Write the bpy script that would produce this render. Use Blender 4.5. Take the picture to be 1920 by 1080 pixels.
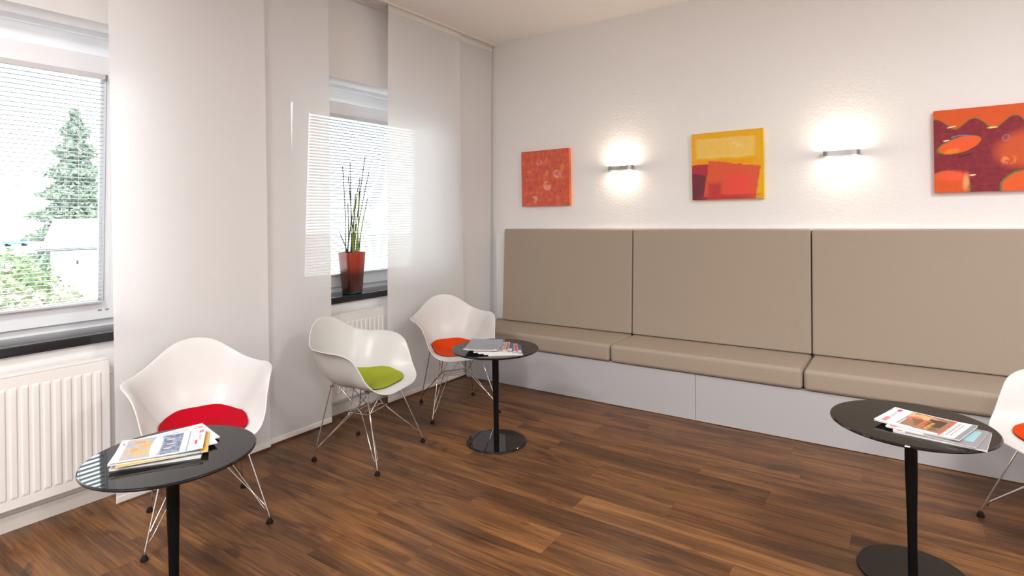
import bpy, math, random
from mathutils import Vector, Matrix
from mathutils.bvhtree import BVHTree
from math import sin, cos, pi, radians as rad

for o in list(bpy.data.objects):
    bpy.data.objects.remove(o)
SC = bpy.context.scene
COL = SC.collection
random.seed(7)

# ------------------------------------------------------------------ camera
YAW, PIT, ROL, FPX, CY = rad(-34.8526), rad(0.0812), rad(-0.8607), 1062.284, 404.399
EYE = Vector((0.0, 0.0, 1.44))
fw = Vector((sin(YAW) * cos(PIT), cos(YAW) * cos(PIT), sin(PIT)))
r0 = Vector((cos(YAW), -sin(YAW), 0)); u0 = r0.cross(fw)
rt = r0 * cos(ROL) + u0 * sin(ROL); up = -r0 * sin(ROL) + u0 * cos(ROL)
cam = bpy.data.cameras.new('camera'); camo = bpy.data.objects.new('camera', cam); COL.objects.link(camo)
M = Matrix.Identity(4)
for i in range(3):
    M[i][0], M[i][1], M[i][2], M[i][3] = rt[i], up[i], -fw[i], EYE[i]
camo.matrix_world = M
cam.sensor_fit = 'HORIZONTAL'; cam.sensor_width = 36.0; cam.lens = FPX / 1920 * 36
cam.shift_y = (CY - 540) / 1920; cam.clip_end = 500
SC.camera = camo

# ------------------------------------------------------------------ world, exposure
SKY = 5.8
w = bpy.data.worlds.new('sky'); SC.world = w; w.use_nodes = True
bg = w.node_tree.nodes['Background']; bg.inputs[0].default_value = (0.93, 0.97, 1.0, 1); bg.inputs[1].default_value = SKY
SC.view_settings.view_transform = 'Standard'; SC.view_settings.look = 'None'
SC.view_settings.exposure = 0.4; SC.view_settings.gamma = 1.0; SC.view_settings.use_curve_mapping = False
SC.cycles.use_denoising = True
SC.cycles.sample_clamp_indirect = 6.0
FILL_W = 58.0           # added ceiling fill lights
SCONCE_W = 1.75

# ------------------------------------------------------------------ node helpers
class V:
    """a value socket with arithmetic"""
    def __init__(s, nt, sock): s.nt, s.s = nt, sock
    def _m(s, op, *a, clamp=False):
        n = s.nt.nodes.new('ShaderNodeMath'); n.operation = op; n.use_clamp = clamp
        for i, x in enumerate((s,) + a):
            if isinstance(x, V): s.nt.links.new(x.s, n.inputs[i])
            else: n.inputs[i].default_value = x
        return V(s.nt, n.outputs[0])
    def __add__(s, o): return s._m('ADD', o)
    def __radd__(s, o): return s._m('ADD', o)
    def __sub__(s, o): return s._m('SUBTRACT', o)
    def __mul__(s, o): return s._m('MULTIPLY', o)
    def __rmul__(s, o): return s._m('MULTIPLY', o)
    def __truediv__(s, o): return s._m('DIVIDE', o)
    def __pow__(s, o): return s._m('POWER', o)
    def abs(s): return s._m('ABSOLUTE')
    def max(s, o): return s._m('MAXIMUM', o)
    def min(s, o): return s._m('MINIMUM', o)
    def sin(s): return s._m('SINE')
    def sqrt(s): return s._m('SQRT')
    def fract(s): return s._m('FRACT')
    def step(s, lo, hi):
        n = s.nt.nodes.new('ShaderNodeMapRange'); n.interpolation_type = 'SMOOTHSTEP'
        s.nt.links.new(s.s, n.inputs[0]); n.inputs[1].default_value = lo; n.inputs[2].default_value = hi
        n.inputs[3].default_value = 0; n.inputs[4].default_value = 1
        return V(s.nt, n.outputs[0])

MATS = {}
def srgb(r, g, b):
    f = lambda c: (c / 255 / 12.92) if c / 255 <= 0.04045 else ((c / 255 + 0.055) / 1.055) ** 2.4
    return (f(r), f(g), f(b), 1)
def newmat(name):
    m = bpy.data.materials.new(name); m.use_nodes = True; MATS[name] = m
    return m, m.node_tree, m.node_tree.nodes['Principled BSDF']
def mat(name, col, rough=0.5, metal=0.0, spec=0.5, bump=None, coat=0.0, var=0.0, varscale=8.0):
    m, nt, p = newmat(name)
    p.inputs['Base Color'].default_value = col; p.inputs['Roughness'].default_value = rough
    p.inputs['Metallic'].default_value = metal; p.inputs['Specular IOR Level'].default_value = spec
    p.inputs['Coat Weight'].default_value = coat
    tc = nt.nodes.new('ShaderNodeTexCoord')
    if bump:
        sc_, st, di = bump
        n = nt.nodes.new('ShaderNodeTexNoise'); n.inputs['Scale'].default_value = sc_; n.inputs['Detail'].default_value = 3
        nt.links.new(tc.outputs['Object'], n.inputs['Vector'])
        b = nt.nodes.new('ShaderNodeBump'); b.inputs['Strength'].default_value = st; b.inputs['Distance'].default_value = di
        nt.links.new(n.outputs[0], b.inputs['Height']); nt.links.new(b.outputs[0], p.inputs['Normal'])
    if var:
        n = nt.nodes.new('ShaderNodeTexNoise'); n.inputs['Scale'].default_value = varscale; n.inputs['Detail'].default_value = 4
        nt.links.new(tc.outputs['Object'], n.inputs['Vector'])
        mx = nt.nodes.new('ShaderNodeMix'); mx.data_type = 'RGBA'
        mx.inputs[6].default_value = tuple(c * (1 - var) for c in col[:3]) + (1,)
        mx.inputs[7].default_value = tuple(min(1, c * (1 + var)) for c in col[:3]) + (1,)
        nt.links.new(n.outputs[0], mx.inputs[0]); nt.links.new(mx.outputs[2], p.inputs['Base Color'])
    return m
def emis(name, col, s):
    m = bpy.data.materials.new(name); m.use_nodes = True; nt = m.node_tree; nt.nodes.clear()
    e = nt.nodes.new('ShaderNodeEmission'); e.inputs[0].default_value = col; e.inputs[1].default_value = s
    o = nt.nodes.new('ShaderNodeOutputMaterial'); nt.links.new(e.outputs[0], o.inputs[0]); return m

# flat print / paint: layers of shapes in the object's own generated coordinates
def paint(name, base, layers, axes=('X', 'Y'), warp=0.02, wscale=4.0, rough=0.6, spec=0.3, mottle=0.0, mscale=6.0, brush=0.0):
    m, nt, p = newmat(name); p.inputs['Roughness'].default_value = rough; p.inputs['Specular IOR Level'].default_value = spec
    tc = nt.nodes.new('ShaderNodeTexCoord'); sp = nt.nodes.new('ShaderNodeSeparateXYZ')
    nt.links.new(tc.outputs['Generated'], sp.inputs[0])
    nz = nt.nodes.new('ShaderNodeTexNoise'); nz.inputs['Scale'].default_value = wscale; nz.inputs['Detail'].default_value = 5
    nt.links.new(tc.outputs['Generated'], nz.inputs['Vector'])
    sn = nt.nodes.new('ShaderNodeSeparateColor'); nt.links.new(nz.outputs['Color'], sn.inputs[0])
    U = V(nt, sp.outputs[axes[0]]) + (V(nt, sn.outputs[0]) - 0.5) * (2 * warp)
    W = V(nt, sp.outputs[axes[1]]) + (V(nt, sn.outputs[1]) - 0.5) * (2 * warp)
    nf = nt.nodes.new('ShaderNodeTexNoise'); nf.inputs['Scale'].default_value = mscale; nf.inputs['Detail'].default_value = 6
    nt.links.new(tc.outputs['Generated'], nf.inputs['Vector'])
    F = V(nt, nf.outputs[0])
    rgb = nt.nodes.new('ShaderNodeRGB'); rgb.outputs[0].default_value = base; cur = rgb.outputs[0]
    def over(cur, mask, col):
        mx = nt.nodes.new('ShaderNodeMix'); mx.data_type = 'RGBA'
        nt.links.new(mask.s, mx.inputs[0]); nt.links.new(cur, mx.inputs[6]); mx.inputs[7].default_value = col
        return mx.outputs[2]
    for L in layers:
        k = L['k']; col = L['col']; soft = L.get('soft', 0.03); op = L.get('op', 1.0)
        if k == 'above':     # v above a wavy line
            h = (U * L['f'] + L.get('ph', 0)).sin() * L['a'] + L['v'] + U * L.get('slope', 0)
            mk = (W - h).step(-soft, soft)
        elif k == 'noise':
            mk = F.step(L['lo'], L['hi'])
        elif k == 'stripes':
            mk = ((W * L['n']).fract() - 0.5).abs().step(0.2, 0.3)
            mk = mk * ((U - L['u0']).step(0, 0.004)) * ((U - L['u1']).step(0.004, 0)) * ((W - L['v0']).step(0, 0.004)) * ((W - L['v1']).step(0.004, 0))
        else:
            (cu, cv), (a, b), ro = L['c'], L['r'], rad(L.get('rot', 0))
            du, dv = U - cu, W - cv
            x = du * cos(ro) + dv * sin(ro); y = dv * cos(ro) - du * sin(ro)
            if k == 'ell':
                d = ((x / a) ** 2.0 + (y / b) ** 2.0) if False else ((x / a) * (x / a) + (y / b) * (y / b))
                d = d.sqrt()
            elif k == 'ring':
                d0 = ((x / a) * (x / a) + (y / b) * (y / b)).sqrt()
                d = ((d0 - 1.0).abs()) / L['w']
                if 'half' in L: d = d.max((y * L['half'] / b) * 3.0 + 1.0)
            else:
                d = (x / a).abs().max((y / b).abs())
            mk = (d - 1.0).step(soft, -soft) if False else V(nt, (d).step(1 - soft, 1 + soft).s)._m('SUBTRACT', 1.0)._m('ABSOLUTE')
        if L.get('tex'):
            lo, hi = L['tex']; mk = mk * F.step(lo, hi)
        if op != 1.0: mk = mk * op
        cur = over(cur, mk, col)
    if mottle:
        hs = nt.nodes.new('ShaderNodeHueSaturation'); nt.links.new(cur, hs.inputs['Color'])
        nt.links.new(((F - 0.5) * (2 * mottle) + 1.0).s, hs.inputs['Value']); cur = hs.outputs[0]
    nt.links.new(cur, p.inputs['Base Color'])
    if brush:
        b = nt.nodes.new('ShaderNodeBump'); b.inputs['Strength'].default_value = brush; b.inputs['Distance'].default_value = 0.002
        nt.links.new(nf.outputs[0], b.inputs['Height']); nt.links.new(b.outputs[0], p.inputs['Normal'])
    return m

# ------------------------------------------------------------------ materials
def wall_mat(name, col, bscale, bstr):
    m = mat(name, col, 0.75, spec=0.2, bump=(bscale, bstr, 0.004)); return m
mat_wall = wall_mat('white_plaster', (0.84, 0.83, 0.825, 1), 60, 0.25)
mat_woodchip = wall_mat('white_woodchip', (0.85, 0.84, 0.83, 1), 75, 0.5)
mat_ceil = wall_mat('ceiling_paint', (0.90, 0.87, 0.835, 1), 40, 0.1)
mat_trim = mat('white_lacquer_trim', (0.80, 0.77, 0.73, 1), 0.35)
mat_white = mat('white_gloss', (0.83, 0.83, 0.83, 1), 0.3)
mat_upvc = mat('white_window_plastic', (0.86, 0.88, 0.91, 1), 0.25)
mat_rad = mat('radiator_enamel', (0.82, 0.80, 0.78, 1), 0.3)
mat_shell = mat('white_chair_plastic', (0.64, 0.64, 0.63, 1), 0.32, spec=0.4)
mat_chrome = mat('chrome', (0.62, 0.61, 0.60, 1), 0.10, 1.0)
mat_alu = mat('brushed_aluminium', (0.36, 0.355, 0.36, 1), 0.38, 1.0)
mat_rubber = mat('black_rubber', (0.006, 0.006, 0.008, 1), 0.6, spec=0.2)
mat_blackgloss = mat('black_glass', (0.006, 0.006, 0.007, 1), 0.025, spec=0.42)
mat_blacksteel = mat('black_steel', (0.004, 0.004, 0.005, 1), 0.35, spec=0.15)
mat_stone = mat('black_sill_stone', (0.012, 0.013, 0.016, 1), 0.12, spec=0.55, var=0.3, varscale=60)
mat_beige = mat('beige_upholstery', (0.37, 0.305, 0.240, 1), 0.75, spec=0.25, bump=(700, 0.25, 0.0008), var=0.08, varscale=260)
mat_basewhite = mat('white_laminate', (0.49, 0.49, 0.51, 1), 0.4)
mat_dark = mat('dark_gap', (0.01, 0.01, 0.01, 1), 0.9)
mat_pages = mat('magazine_pages', (0.72, 0.70, 0.66, 1), 0.8)
mat_slat = mat('white_slat', (0.60, 0.62, 0.65, 1), 0.4)
mat_cord = mat('blind_cord', (0.75, 0.76, 0.8, 1), 0.7)
mat_tassel = mat('grey_tassel', (0.25, 0.26, 0.33, 1), 0.5)
mat_head = mat('grey_headrail', (0.62, 0.61, 0.62, 1), 0.4)
def felt(name, col): return mat(name, col, 0.95, spec=0.1, bump=(900, 0.4, 0.0008), var=0.12, varscale=300)
mat_red = felt('red_felt', srgb(178, 8, 32)); mat_green = felt('green_felt', srgb(150, 160, 50)); mat_orange = felt('orange_felt', srgb(215, 66, 20))
mat_underfelt = mat('anthracite_felt', (0.02, 0.021, 0.024, 1), 0.95)

# glass pane: clear, thin
m = bpy.data.materials.new('window_glass'); m.use_nodes = True; nt = m.node_tree; nt.nodes.clear()
tr = nt.nodes.new('ShaderNodeBsdfTransparent'); tr.inputs[0].default_value = (0.95, 0.98, 0.97, 1)
gl = nt.nodes.new('ShaderNodeBsdfGlossy'); gl.inputs['Roughness'].default_value = 0.02
fr = nt.nodes.new('ShaderNodeFresnel'); fr.inputs[0].default_value = 1.35
mx = nt.nodes.new('ShaderNodeMixShader'); ou = nt.nodes.new('ShaderNodeOutputMaterial')
nt.links.new(fr.outputs[0], mx.inputs[0]); nt.links.new(tr.outputs[0], mx.inputs[1]); nt.links.new(gl.outputs[0], mx.inputs[2]); nt.links.new(mx.outputs[0], ou.inputs[0])
mat_glass = m
# sheer curtain: woven fabric, part open, part scattering
m = bpy.data.materials.new('sheer_fabric'); m.use_nodes = True; nt = m.node_tree; nt.nodes.clear()
tr = nt.nodes.new('ShaderNodeBsdfTransparent'); tl = nt.nodes.new('ShaderNodeBsdfTranslucent'); df = nt.nodes.new('ShaderNodeBsdfDiffuse')
tl.inputs[0].default_value = (0.93, 0.93, 0.94, 1); df.inputs[0].default_value = (0.90, 0.89, 0.89, 1)
a1 = nt.nodes.new('ShaderNodeMixShader'); a1.inputs[0].default_value = 0.66
nt.links.new(tl.outputs[0], a1.inputs[1]); nt.links.new(df.outputs[0], a1.inputs[2])
a2 = nt.nodes.new('ShaderNodeMixShader'); tcn = nt.nodes.new('ShaderNodeTexCoord'); mp = nt.nodes.new('ShaderNodeMapping'); mp.inputs['Scale'].default_value = (1, 900, 25)
nz = nt.nodes.new('ShaderNodeTexNoise'); nz.inputs['Scale'].default_value = 1.0
nt.links.new(tcn.outputs['Object'], mp.inputs[0]); nt.links.new(mp.outputs[0], nz.inputs['Vector'])
mr = nt.nodes.new('ShaderNodeMapRange'); mr.inputs[1].default_value = 0.3; mr.inputs[2].default_value = 0.7; mr.inputs[3].default_value = 0.91; mr.inputs[4].default_value = 0.955
nt.links.new(nz.outputs[0], mr.inputs[0]); nt.links.new(mr.outputs[0], a2.inputs[0])
nt.links.new(tr.outputs[0], a2.inputs[1]); nt.links.new(a1.outputs[0], a2.inputs[2])
ou = nt.nodes.new('ShaderNodeOutputMaterial'); nt.links.new(a2.outputs[0], ou.inputs[0]); mat_sheer = m

# dark walnut-look planks
def wood(name, obj_random=True):
    m, nt, p = newmat(name)
    tc = nt.nodes.new('ShaderNodeTexCoord'); oi = nt.nodes.new('ShaderNodeObjectInfo')
    mul = nt.nodes.new('ShaderNodeVectorMath'); mul.operation = 'SCALE'; mul.inputs[0].default_value = (37, 23, 11)
    nt.links.new(oi.outputs['Random'], mul.inputs['Scale'])
    ad = nt.nodes.new('ShaderNodeVectorMath'); ad.operation = 'ADD'; nt.links.new(tc.outputs['Object'], ad.inputs[0]); nt.links.new(mul.outputs[0], ad.inputs[1])
    def noise(scl, detail, dist=0.0, src=None):
        mp = nt.nodes.new('ShaderNodeMapping'); mp.inputs['Scale'].default_value = scl; nt.links.new((src or ad).outputs[0], mp.inputs[0])
        n = nt.nodes.new('ShaderNodeTexNoise'); n.inputs['Scale'].default_value = 1; n.inputs['Detail'].default_value = detail; n.inputs['Distortion'].default_value = dist
        nt.links.new(mp.outputs[0], n.inputs['Vector']); return V(nt, n.outputs[0])
    broad = noise((0.9, 9, 1), 3, 0.6); grain = noise((2.6, 70, 1), 7, 0.8); fine = noise((12, 360, 1), 3); patch = noise((2.0, 7.0, 1), 4, 1.4)
    val = broad * 0.50 + grain * 0.40 + fine * 0.17 - 0.05 + (V(nt, oi.outputs['Random']) - 0.5) * 0.05
    dark = patch.step(0.56, 0.70)
    val = val - dark * 0.10
    cr = nt.nodes.new('ShaderNodeValToRGB'); nt.links.new(val.s, cr.inputs[0])
    e = cr.color_ramp.elements
    e[0].position = 0.30; e[0].color = (0.044, 0.019, 0.009, 1); e[1].position = 0.74; e[1].color = (0.380, 0.178, 0.058, 1)
    a = cr.color_ramp.elements.new(0.44); a.color = (0.108, 0.045, 0.017, 1)
    a = cr.color_ramp.elements.new(0.56); a.color = (0.215, 0.094, 0.031, 1)
    nt.links.new(cr.outputs[0], p.inputs['Base Color'])
    p.inputs['Roughness'].default_value = 0.36; p.inputs['Specular IOR Level'].default_value = 0.27
    b = nt.nodes.new('ShaderNodeBump'); b.inputs['Strength'].default_value = 0.12; b.inputs['Distance'].default_value = 0.001
    nt.links.new(grain.s, b.inputs['Height']); nt.links.new(b.outputs[0], p.inputs['Normal'])
    return m
mat_wood = wood('walnut_plank')

# ------------------------------------------------------------------ mesh helpers
def tag(o, label=None, cat=None, group=None, kind=None):
    if label: o['label'] = label
    if cat: o['category'] = cat
    if group: o['group'] = group
    if kind: o['kind'] = kind
    return o
def empty(name, loc=(0, 0, 0), rz=0.0):
    o = bpy.data.objects.new(name, None); COL.objects.link(o); o.location = loc; o.rotation_euler = (0, 0, rz); o.empty_display_size = 0.05
    return o
class MB:
    def __init__(s): s.v, s.f = [], []
    def add(s, vs, fs):
        k = len(s.v); s.v += [tuple(v) for v in vs]; s.f += [tuple(i + k for i in f) for f in fs]; return s
    def box(s, x0, x1, y0, y1, z0, z1):
        vs = [(x, y, z) for z in (z0, z1) for y in (y0, y1) for x in (x0, x1)]
        return s.hexa(vs)
    def hexa(s, vs):   # order: (x0,y0,z0)(x1,y0,z0)(x0,y1,z0)(x1,y1,z0) then z1
        return s.add(vs, [(0, 2, 3, 1), (4, 5, 7, 6), (0, 1, 5, 4), (2, 6, 7, 3), (0, 4, 6, 2), (1, 3, 7, 5)])
    def tube(s, pts, r, seg=8, caps=True):
        pts = [Vector(p) for p in pts]; n = len(pts); rs = r if isinstance(r, (list, tuple)) else [r] * n
        t0 = (pts[1] - pts[0]).normalized(); ref = Vector((0, 0, 1)) if abs(t0.z) < 0.9 else Vector((1, 0, 0))
        nn = t0.cross(ref).normalized(); rings = []
        for i in range(n):
            t = (pts[min(i + 1, n - 1)] - pts[max(i - 1, 0)]).normalized()
            nn = (nn - t * nn.dot(t)).normalized(); bb = t.cross(nn)
            rings.append([pts[i] + (nn * cos(2 * pi * k / seg) + bb * sin(2 * pi * k / seg)) * rs[i] for k in range(seg)])
        k0 = len(s.v); s.v += [tuple(p) for rg in rings for p in rg]
        for i in range(n - 1):
            for k in range(seg):
                a, b = k0 + i * seg + k, k0 + i * seg + (k + 1) % seg; s.f.append((a, b, b + seg, a + seg))
        if caps:
            s.f.append(tuple(k0 + k for k in reversed(range(seg)))); s.f.append(tuple(k0 + (n - 1) * seg + k for k in range(seg)))
        return s
    def lathe(s, prof, seg=48, c=(0, 0, 0)):   # prof: (r,z) list
        k0 = len(s.v)
        for r, z in prof:
            for k in range(seg):
                a = 2 * pi * k / seg; s.v.append((c[0] + max(r, 1e-5) * cos(a), c[1] + max(r, 1e-5) * sin(a), c[2] + z))
        for i in range(len(prof) - 1):
            for k in range(seg):
                a, b = k0 + i * seg + k, k0 + i * seg + (k + 1) % seg; s.f.append((a, b, b + seg, a + seg))
        return s
    def prism(s, poly, axis, a0, a1):   # extrude a 2-D outline along an axis
        def P(u, v, a): return {'x': (a, u, v), 'y': (u, a, v), 'z': (u, v, a)}[axis]
        n = len(poly); k = len(s.v); s.v += [P(u, v, a0) for u, v in poly] + [P(u, v, a1) for u, v in poly]
        s.f.append(tuple(k + i for i in range(n))); s.f.append(tuple(k + n + i for i in reversed(range(n))))
        for i in range(n):
            j = (i + 1) % n; s.f.append((k + i, k + n + i, k + n + j, k + j))
        return s
    def mesh(s, name, m, smooth=None):
        me = bpy.data.meshes.new(name); me.from_pydata(s.v, [], s.f); me.validate()
        import bmesh
        bm = bmesh.new(); bm.from_mesh(me); bmesh.ops.recalc_face_normals(bm, faces=bm.faces); bm.to_mesh(me); bm.free()
        if m: me.materials.append(m)
        if smooth is not None:
            me.shade_smooth()
            if smooth < 180: me.set_sharp_from_angle(angle=rad(smooth))
        return me
    def build(s, name, m, parent=None, smooth=None, bevel=0.0, bseg=2):
        return link(name, s.mesh(name, m, smooth), parent, bevel, bseg)
def link(name, me, parent=None, bevel=0.0, bseg=2):
    o = bpy.data.objects.new(name, me); COL.objects.link(o)
    if parent: o.parent = parent
    if bevel:
        b = o.modifiers.new('bevel', 'BEVEL'); b.width = bevel; b.segments = bseg; b.limit_method = 'ANGLE'; b.angle_limit = rad(40)
        me.shade_smooth()
        wn = o.modifiers.new('wn', 'WEIGHTED_NORMAL'); wn.keep_sharp = True
    return o
def copy_tree(o, parent=None):
    c = o.copy(); COL.objects.link(c); c.parent = parent
    for ch in list(o.children): copy_tree(ch, c)
    return c
def spline(pts, n=6, closed=False):
    P = [Vector(p) for p in pts]; N = len(P); out = []
    rng = range(N) if closed else range(N - 1)
    for i in rng:
        g = (lambda k: P[k % N]) if closed else (lambda k: P[max(0, min(N - 1, k))])
        p0, p1, p2, p3 = g(i - 1), g(i), g(i + 1), g(i + 2)
        for k in range(n):
            t = k / n
            out.append(0.5 * ((2 * p1) + (p2 - p0) * t + (2 * p0 - 5 * p1 + 4 * p2 - p3) * t * t + (3 * p1 - p0 - 3 * p2 + p3) * t ** 3))
    if not closed: out.append(P[-1])
    return out

# ------------------------------------------------------------------ room shell
XL, YB, ZC = -3.48, 4.50, 3.13          # left wall, back wall, ceiling
XR, YF = 2.7, -3.2
W1, W2 = (-0.092, 1.395), (2.345, 3.832)  # window openings along Y
ZS, ZL = 0.815, 2.497                     # opening bottom and top

fl = MB().box(XL - 0.05, XR + 0.05, YF - 0.05, YB + 0.05, -0.12, -0.0065).build('floor', mat_wood); tag(fl, kind='structure')
# planks: rows along X, 1.235 m long
PW, PL, TH = 0.186, 1.235, 0.0065
pl_mesh = MB().box(0.0003, PL - 0.0003, 0.0003, PW - 0.0003, -TH, 0).mesh('plank', mat_wood)
ends = {2.60: -0.965, 2.414: -1.37, 2.042: -1.30, 2.786: -0.22, 3.158: -0.968, 3.53: -1.45, 3.716: -1.82, 2.972: -1.83, 2.228: -0.6, 1.112: -2.9, 0.926: -2.72}
y = 2.60 - PW * 17; row = 0
while y < 4.0:
    key = min(ends, key=lambda k: abs(k - y)); e = ends[key] if abs(key - y) < 0.05 else -0.9 + 0.41 * ((row * 7) % 11)
    x = e - PL * math.ceil((e - XL) / PL)
    while x < 2.0:
        x0, x1 = max(x, XL), min(x + PL, XR)
        if x1 - x0 > 0.02:
            if x1 - x0 > PL - 0.001: me = pl_mesh
            else: me = MB().box(0.0003, x1 - x0 - 0.0003, 0.0003, PW - 0.0003, -TH, 0).mesh('plank', mat_wood)
            o = link('plank', me, fl); o.location = (x0, y, 0)
        x += PL
    y += PW; row += 1

cl = MB().box(XL - 0.35, XR + 0.2, YF - 0.2, YB + 0.2, ZC, ZC + 0.15).build('ceiling', mat_ceil); tag(cl, kind='structure')
wb = MB().box(XL - 0.35, XR + 0.2, YB, YB + 0.2, -0.12, ZC).build('wall_back', mat_woodchip); tag(wb, kind='structure')
wr = MB().box(XR, XR + 0.2, YF, YB, -0.12, ZC).build('wall_right', mat_wall); tag(wr, kind='structure')
wf = MB().box(XL - 0.35, XR, YF - 0.2, YF, -0.12, ZC).build('wall_front', mat_wall); tag(wf, kind='structure')
XO = XL - 0.34
mb = MB().box(XO, XL, YF, YB, -0.12, ZS).box(XO, XL, YF, YB, ZL, ZC)
mb.box(XO, XL, YF, W1[0], ZS, ZL).box(XO, XL, W1[1], W2[0], ZS, ZL).box(XO, XL, W2[1], YB, ZS, ZL)
wl = mb.build('wall_left', mat_wall); tag(wl, kind='structure')
bb = MB().prism([(XL, 0), (XL + 0.015, 0), (XL + 0.015, 0.066), (XL + 0.010, 0.072), (XL, 0.072)], 'y', YF, YB - 0.02).build('baseboard_left', mat_trim); tag(bb, kind='structure')

# ------------------------------------------------------------------ windows
XF = -3.69                                   # fixed frame face
TILT = math.atan2(0.085, 1.22)
def window(n, y0, y1, jl, jr, label):
    """y0..y1 opening, jl/jr widths of the fixed jambs"""
    root = empty('window_%d' % n, (XF, (y0 + y1) / 2, ZS)); tag(root, label, 'window', kind='structure')
    ox, oy, oz = root.location
    def part(mb, name, m, par=None, **k):
        mb.v = [(a - ox, b - oy, c - oz) for a, b, c in mb.v]
        return mb.build(name, m, par or root, **k)
    zt = 2.352
    part(MB().box(XF - 0.10, XF, y0, y1, zt, ZL), 'shutter_box', mat_upvc)
    part(MB().box(XF - 0.004, XF + 0.028, y0, y1, ZL - 0.028, ZL), 'ceiling_strip', mat_upvc)
    fr = MB().box(XF - 0.09, XF - 0.025, y0, y0 + jl, ZS, zt).box(XF - 0.09, XF - 0.025, y1 - jr, y1, ZS, zt)
    fr.box(XF - 0.09, XF - 0.025, y0, y1, 0.862, 0.905).box(XF - 0.09, XF - 0.025, y0, y1, zt - 0.03, zt)
    part(fr, 'outer_frame', mat_upvc)
    part(MB().box(-3.80, -3.452, y0 - 0.05, y1 + 0.05, ZS, 0.862), 'sill', mat_stone, bevel=0.003)
    # tilted sash: hinged below, leaning into the room at the top
    s0, s1 = y0 + jl - 0.012, y1 - jr + 0.012
    sb, st, tk, sw = 0.905, 2.35, 0.06, 0.085
    def tl(mb):
        c, s = cos(TILT), sin(TILT); out = []
        for a, b, z in mb.v:
            da, dz = a - XF, z - sb
            out.append((XF + da * c + dz * s, b, sb + dz * c - da * s))
        mb.v = out; return mb
    sa = MB().box(XF - tk, XF, s0, s0 + sw, sb, st).box(XF - tk, XF, s1 - sw, s1, sb, st)
    sa.box(XF - tk, XF, s0 + sw, s1 - sw, sb, sb + 0.095).box(XF - tk, XF, s0 + sw, s1 - sw, st - 0.095, st)
    sash = part(tl(sa), 'sash', mat_upvc)
    g0, g1, gb, gt = s0 + sw, s1 - sw, sb + 0.095, st - 0.095
    bd = MB()
    for (a, b, c, d) in ((g0, g0 + 0.014, gb, gt), (g1 - 0.014, g1, gb, gt), (g0, g1, gb, gb + 0.014), (g0, g1, gt - 0.014, gt)):
        bd.box(XF - 0.022, XF - 0.006, a, b, c, d)
    part(tl(bd), 'glazing_bead', mat_upvc, sash)
    part(tl(MB().box(XF - 0.042, XF - 0.036, g0, g1, gb, gt)), 'pane', mat_glass, sash)
    sc_ = MB()
    for k in (0, 1): sc_.lathe([(0, 0), (0.004, 0), (0.004, 0.002), (0, 0.002)], 10)
    hole = MB()
    for yy in (s1 - 0.10, s1 - 0.065): hole.box(XF - 0.001, XF + 0.0012, yy, yy + 0.018, sb + 0.045, sb + 0.053)
    part(tl(hole), 'drain_cap', mat_tassel, sash)
    return root, tl, (g0, g1, gb, gt), (ox, oy, oz)
win = []
win.append(window(1, *W1, 0.045, 0.045, 'white tilted window at the left edge above a radiator'))
win.append(window(2, *W2, 0.145, 0.045, 'white tilted window behind the potted reeds'))

def blind(n, info, y0, y1, slat_tilt, label):
    _, tl, (g0, g1, gb, gt), _o = info
    root = empty('venetian_blind', (XF, y0, 1.0)); tag(root, label, 'blind', 'venetian blinds in the windows')
    off = root.location
    def part(mb, name, m, par=None, **k):
        tl(mb); mb.v = [(a - off[0], b - off[1], c - off[2]) for a, b, c in mb.v]; return mb.build(name, m, par or root, **k)
    top, bot = 2.250, 1.012
    part(MB().box(XF + 0.004, XF + 0.034, y0, y1, top - 0.028, top), 'headrail', mat_head, bevel=0.003)
    part(MB().box(XF + 0.006, XF + 0.030, y1, y1 + 0.010, top - 0.034, top - 0.002), 'end_cap', mat_tassel)
    part(MB().box(XF + 0.008, XF + 0.030, y0, y1, bot - 0.012, bot), 'bottom_rail', mat_head, bevel=0.002)
    # one slat mesh, shared
    prof = [(-0.0125, -0.0010), (-0.006, 0.0007), (0, 0.0012), (0.006, 0.0007), (0.0125, -0.0010)]
    poly = [(x * cos(slat_tilt) - z * sin(slat_tilt), x * sin(slat_tilt) + z * cos(slat_tilt)) for x, z in prof]
    poly += [(x, z - 0.0006) for x, z in reversed(poly)]
    me = MB().prism(poly, 'y', 0, y1 - y0).mesh('slat', mat_slat, 50)
    pitch = 0.0225; n = int((top - 0.04 - bot) / pitch)
    c, s = cos(TILT), sin(TILT)
    for k in range(n):
        z = bot + 0.010 + pitch * (k + 0.5); da, dz = 0.019, z - 0.905
        o = link('slat', me, root); o.location = (XF + da * c + dz * s - off[0], 0, 0.905 + dz * c - da * s - off[2])
    L = y1 - y0
    for f in (0.14, 0.5, 0.86):
        yy = y0 + L * f
        for dx in (0.006, 0.032):
            part(MB().tube([(XF + dx, yy, bot), (XF + dx, yy, top - 0.02)], 0.0007, 5), 'ladder_cord', mat_cord)
    part(MB().tube([(XF + 0.040, y1 - 0.12, 1.03), (XF + 0.040, y1 - 0.12, top - 0.02)], 0.0012, 6), 'pull_cord', mat_cord)
    part(MB().tube([(XF + 0.040, y1 - 0.12, 1.245), (XF + 0.040, y1 - 0.12, 1.225)], [0.005, 0.006], 8), 'cord_tassel', mat_tassel)
    part(MB().tube([(XF + 0.036, y1 + 0.004, bot), (XF + 0.036, y1 + 0.004, top)], 0.0016, 6), 'guide_wire', mat_tassel)
    return root
blind(1, win[0], 0.045, 1.272, rad(4), 'open white venetian blind in the left window with the fir outside')
blind(2, win[1], 2.575, 3.70, rad(16), 'white venetian blind behind the potted reeds')

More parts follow.
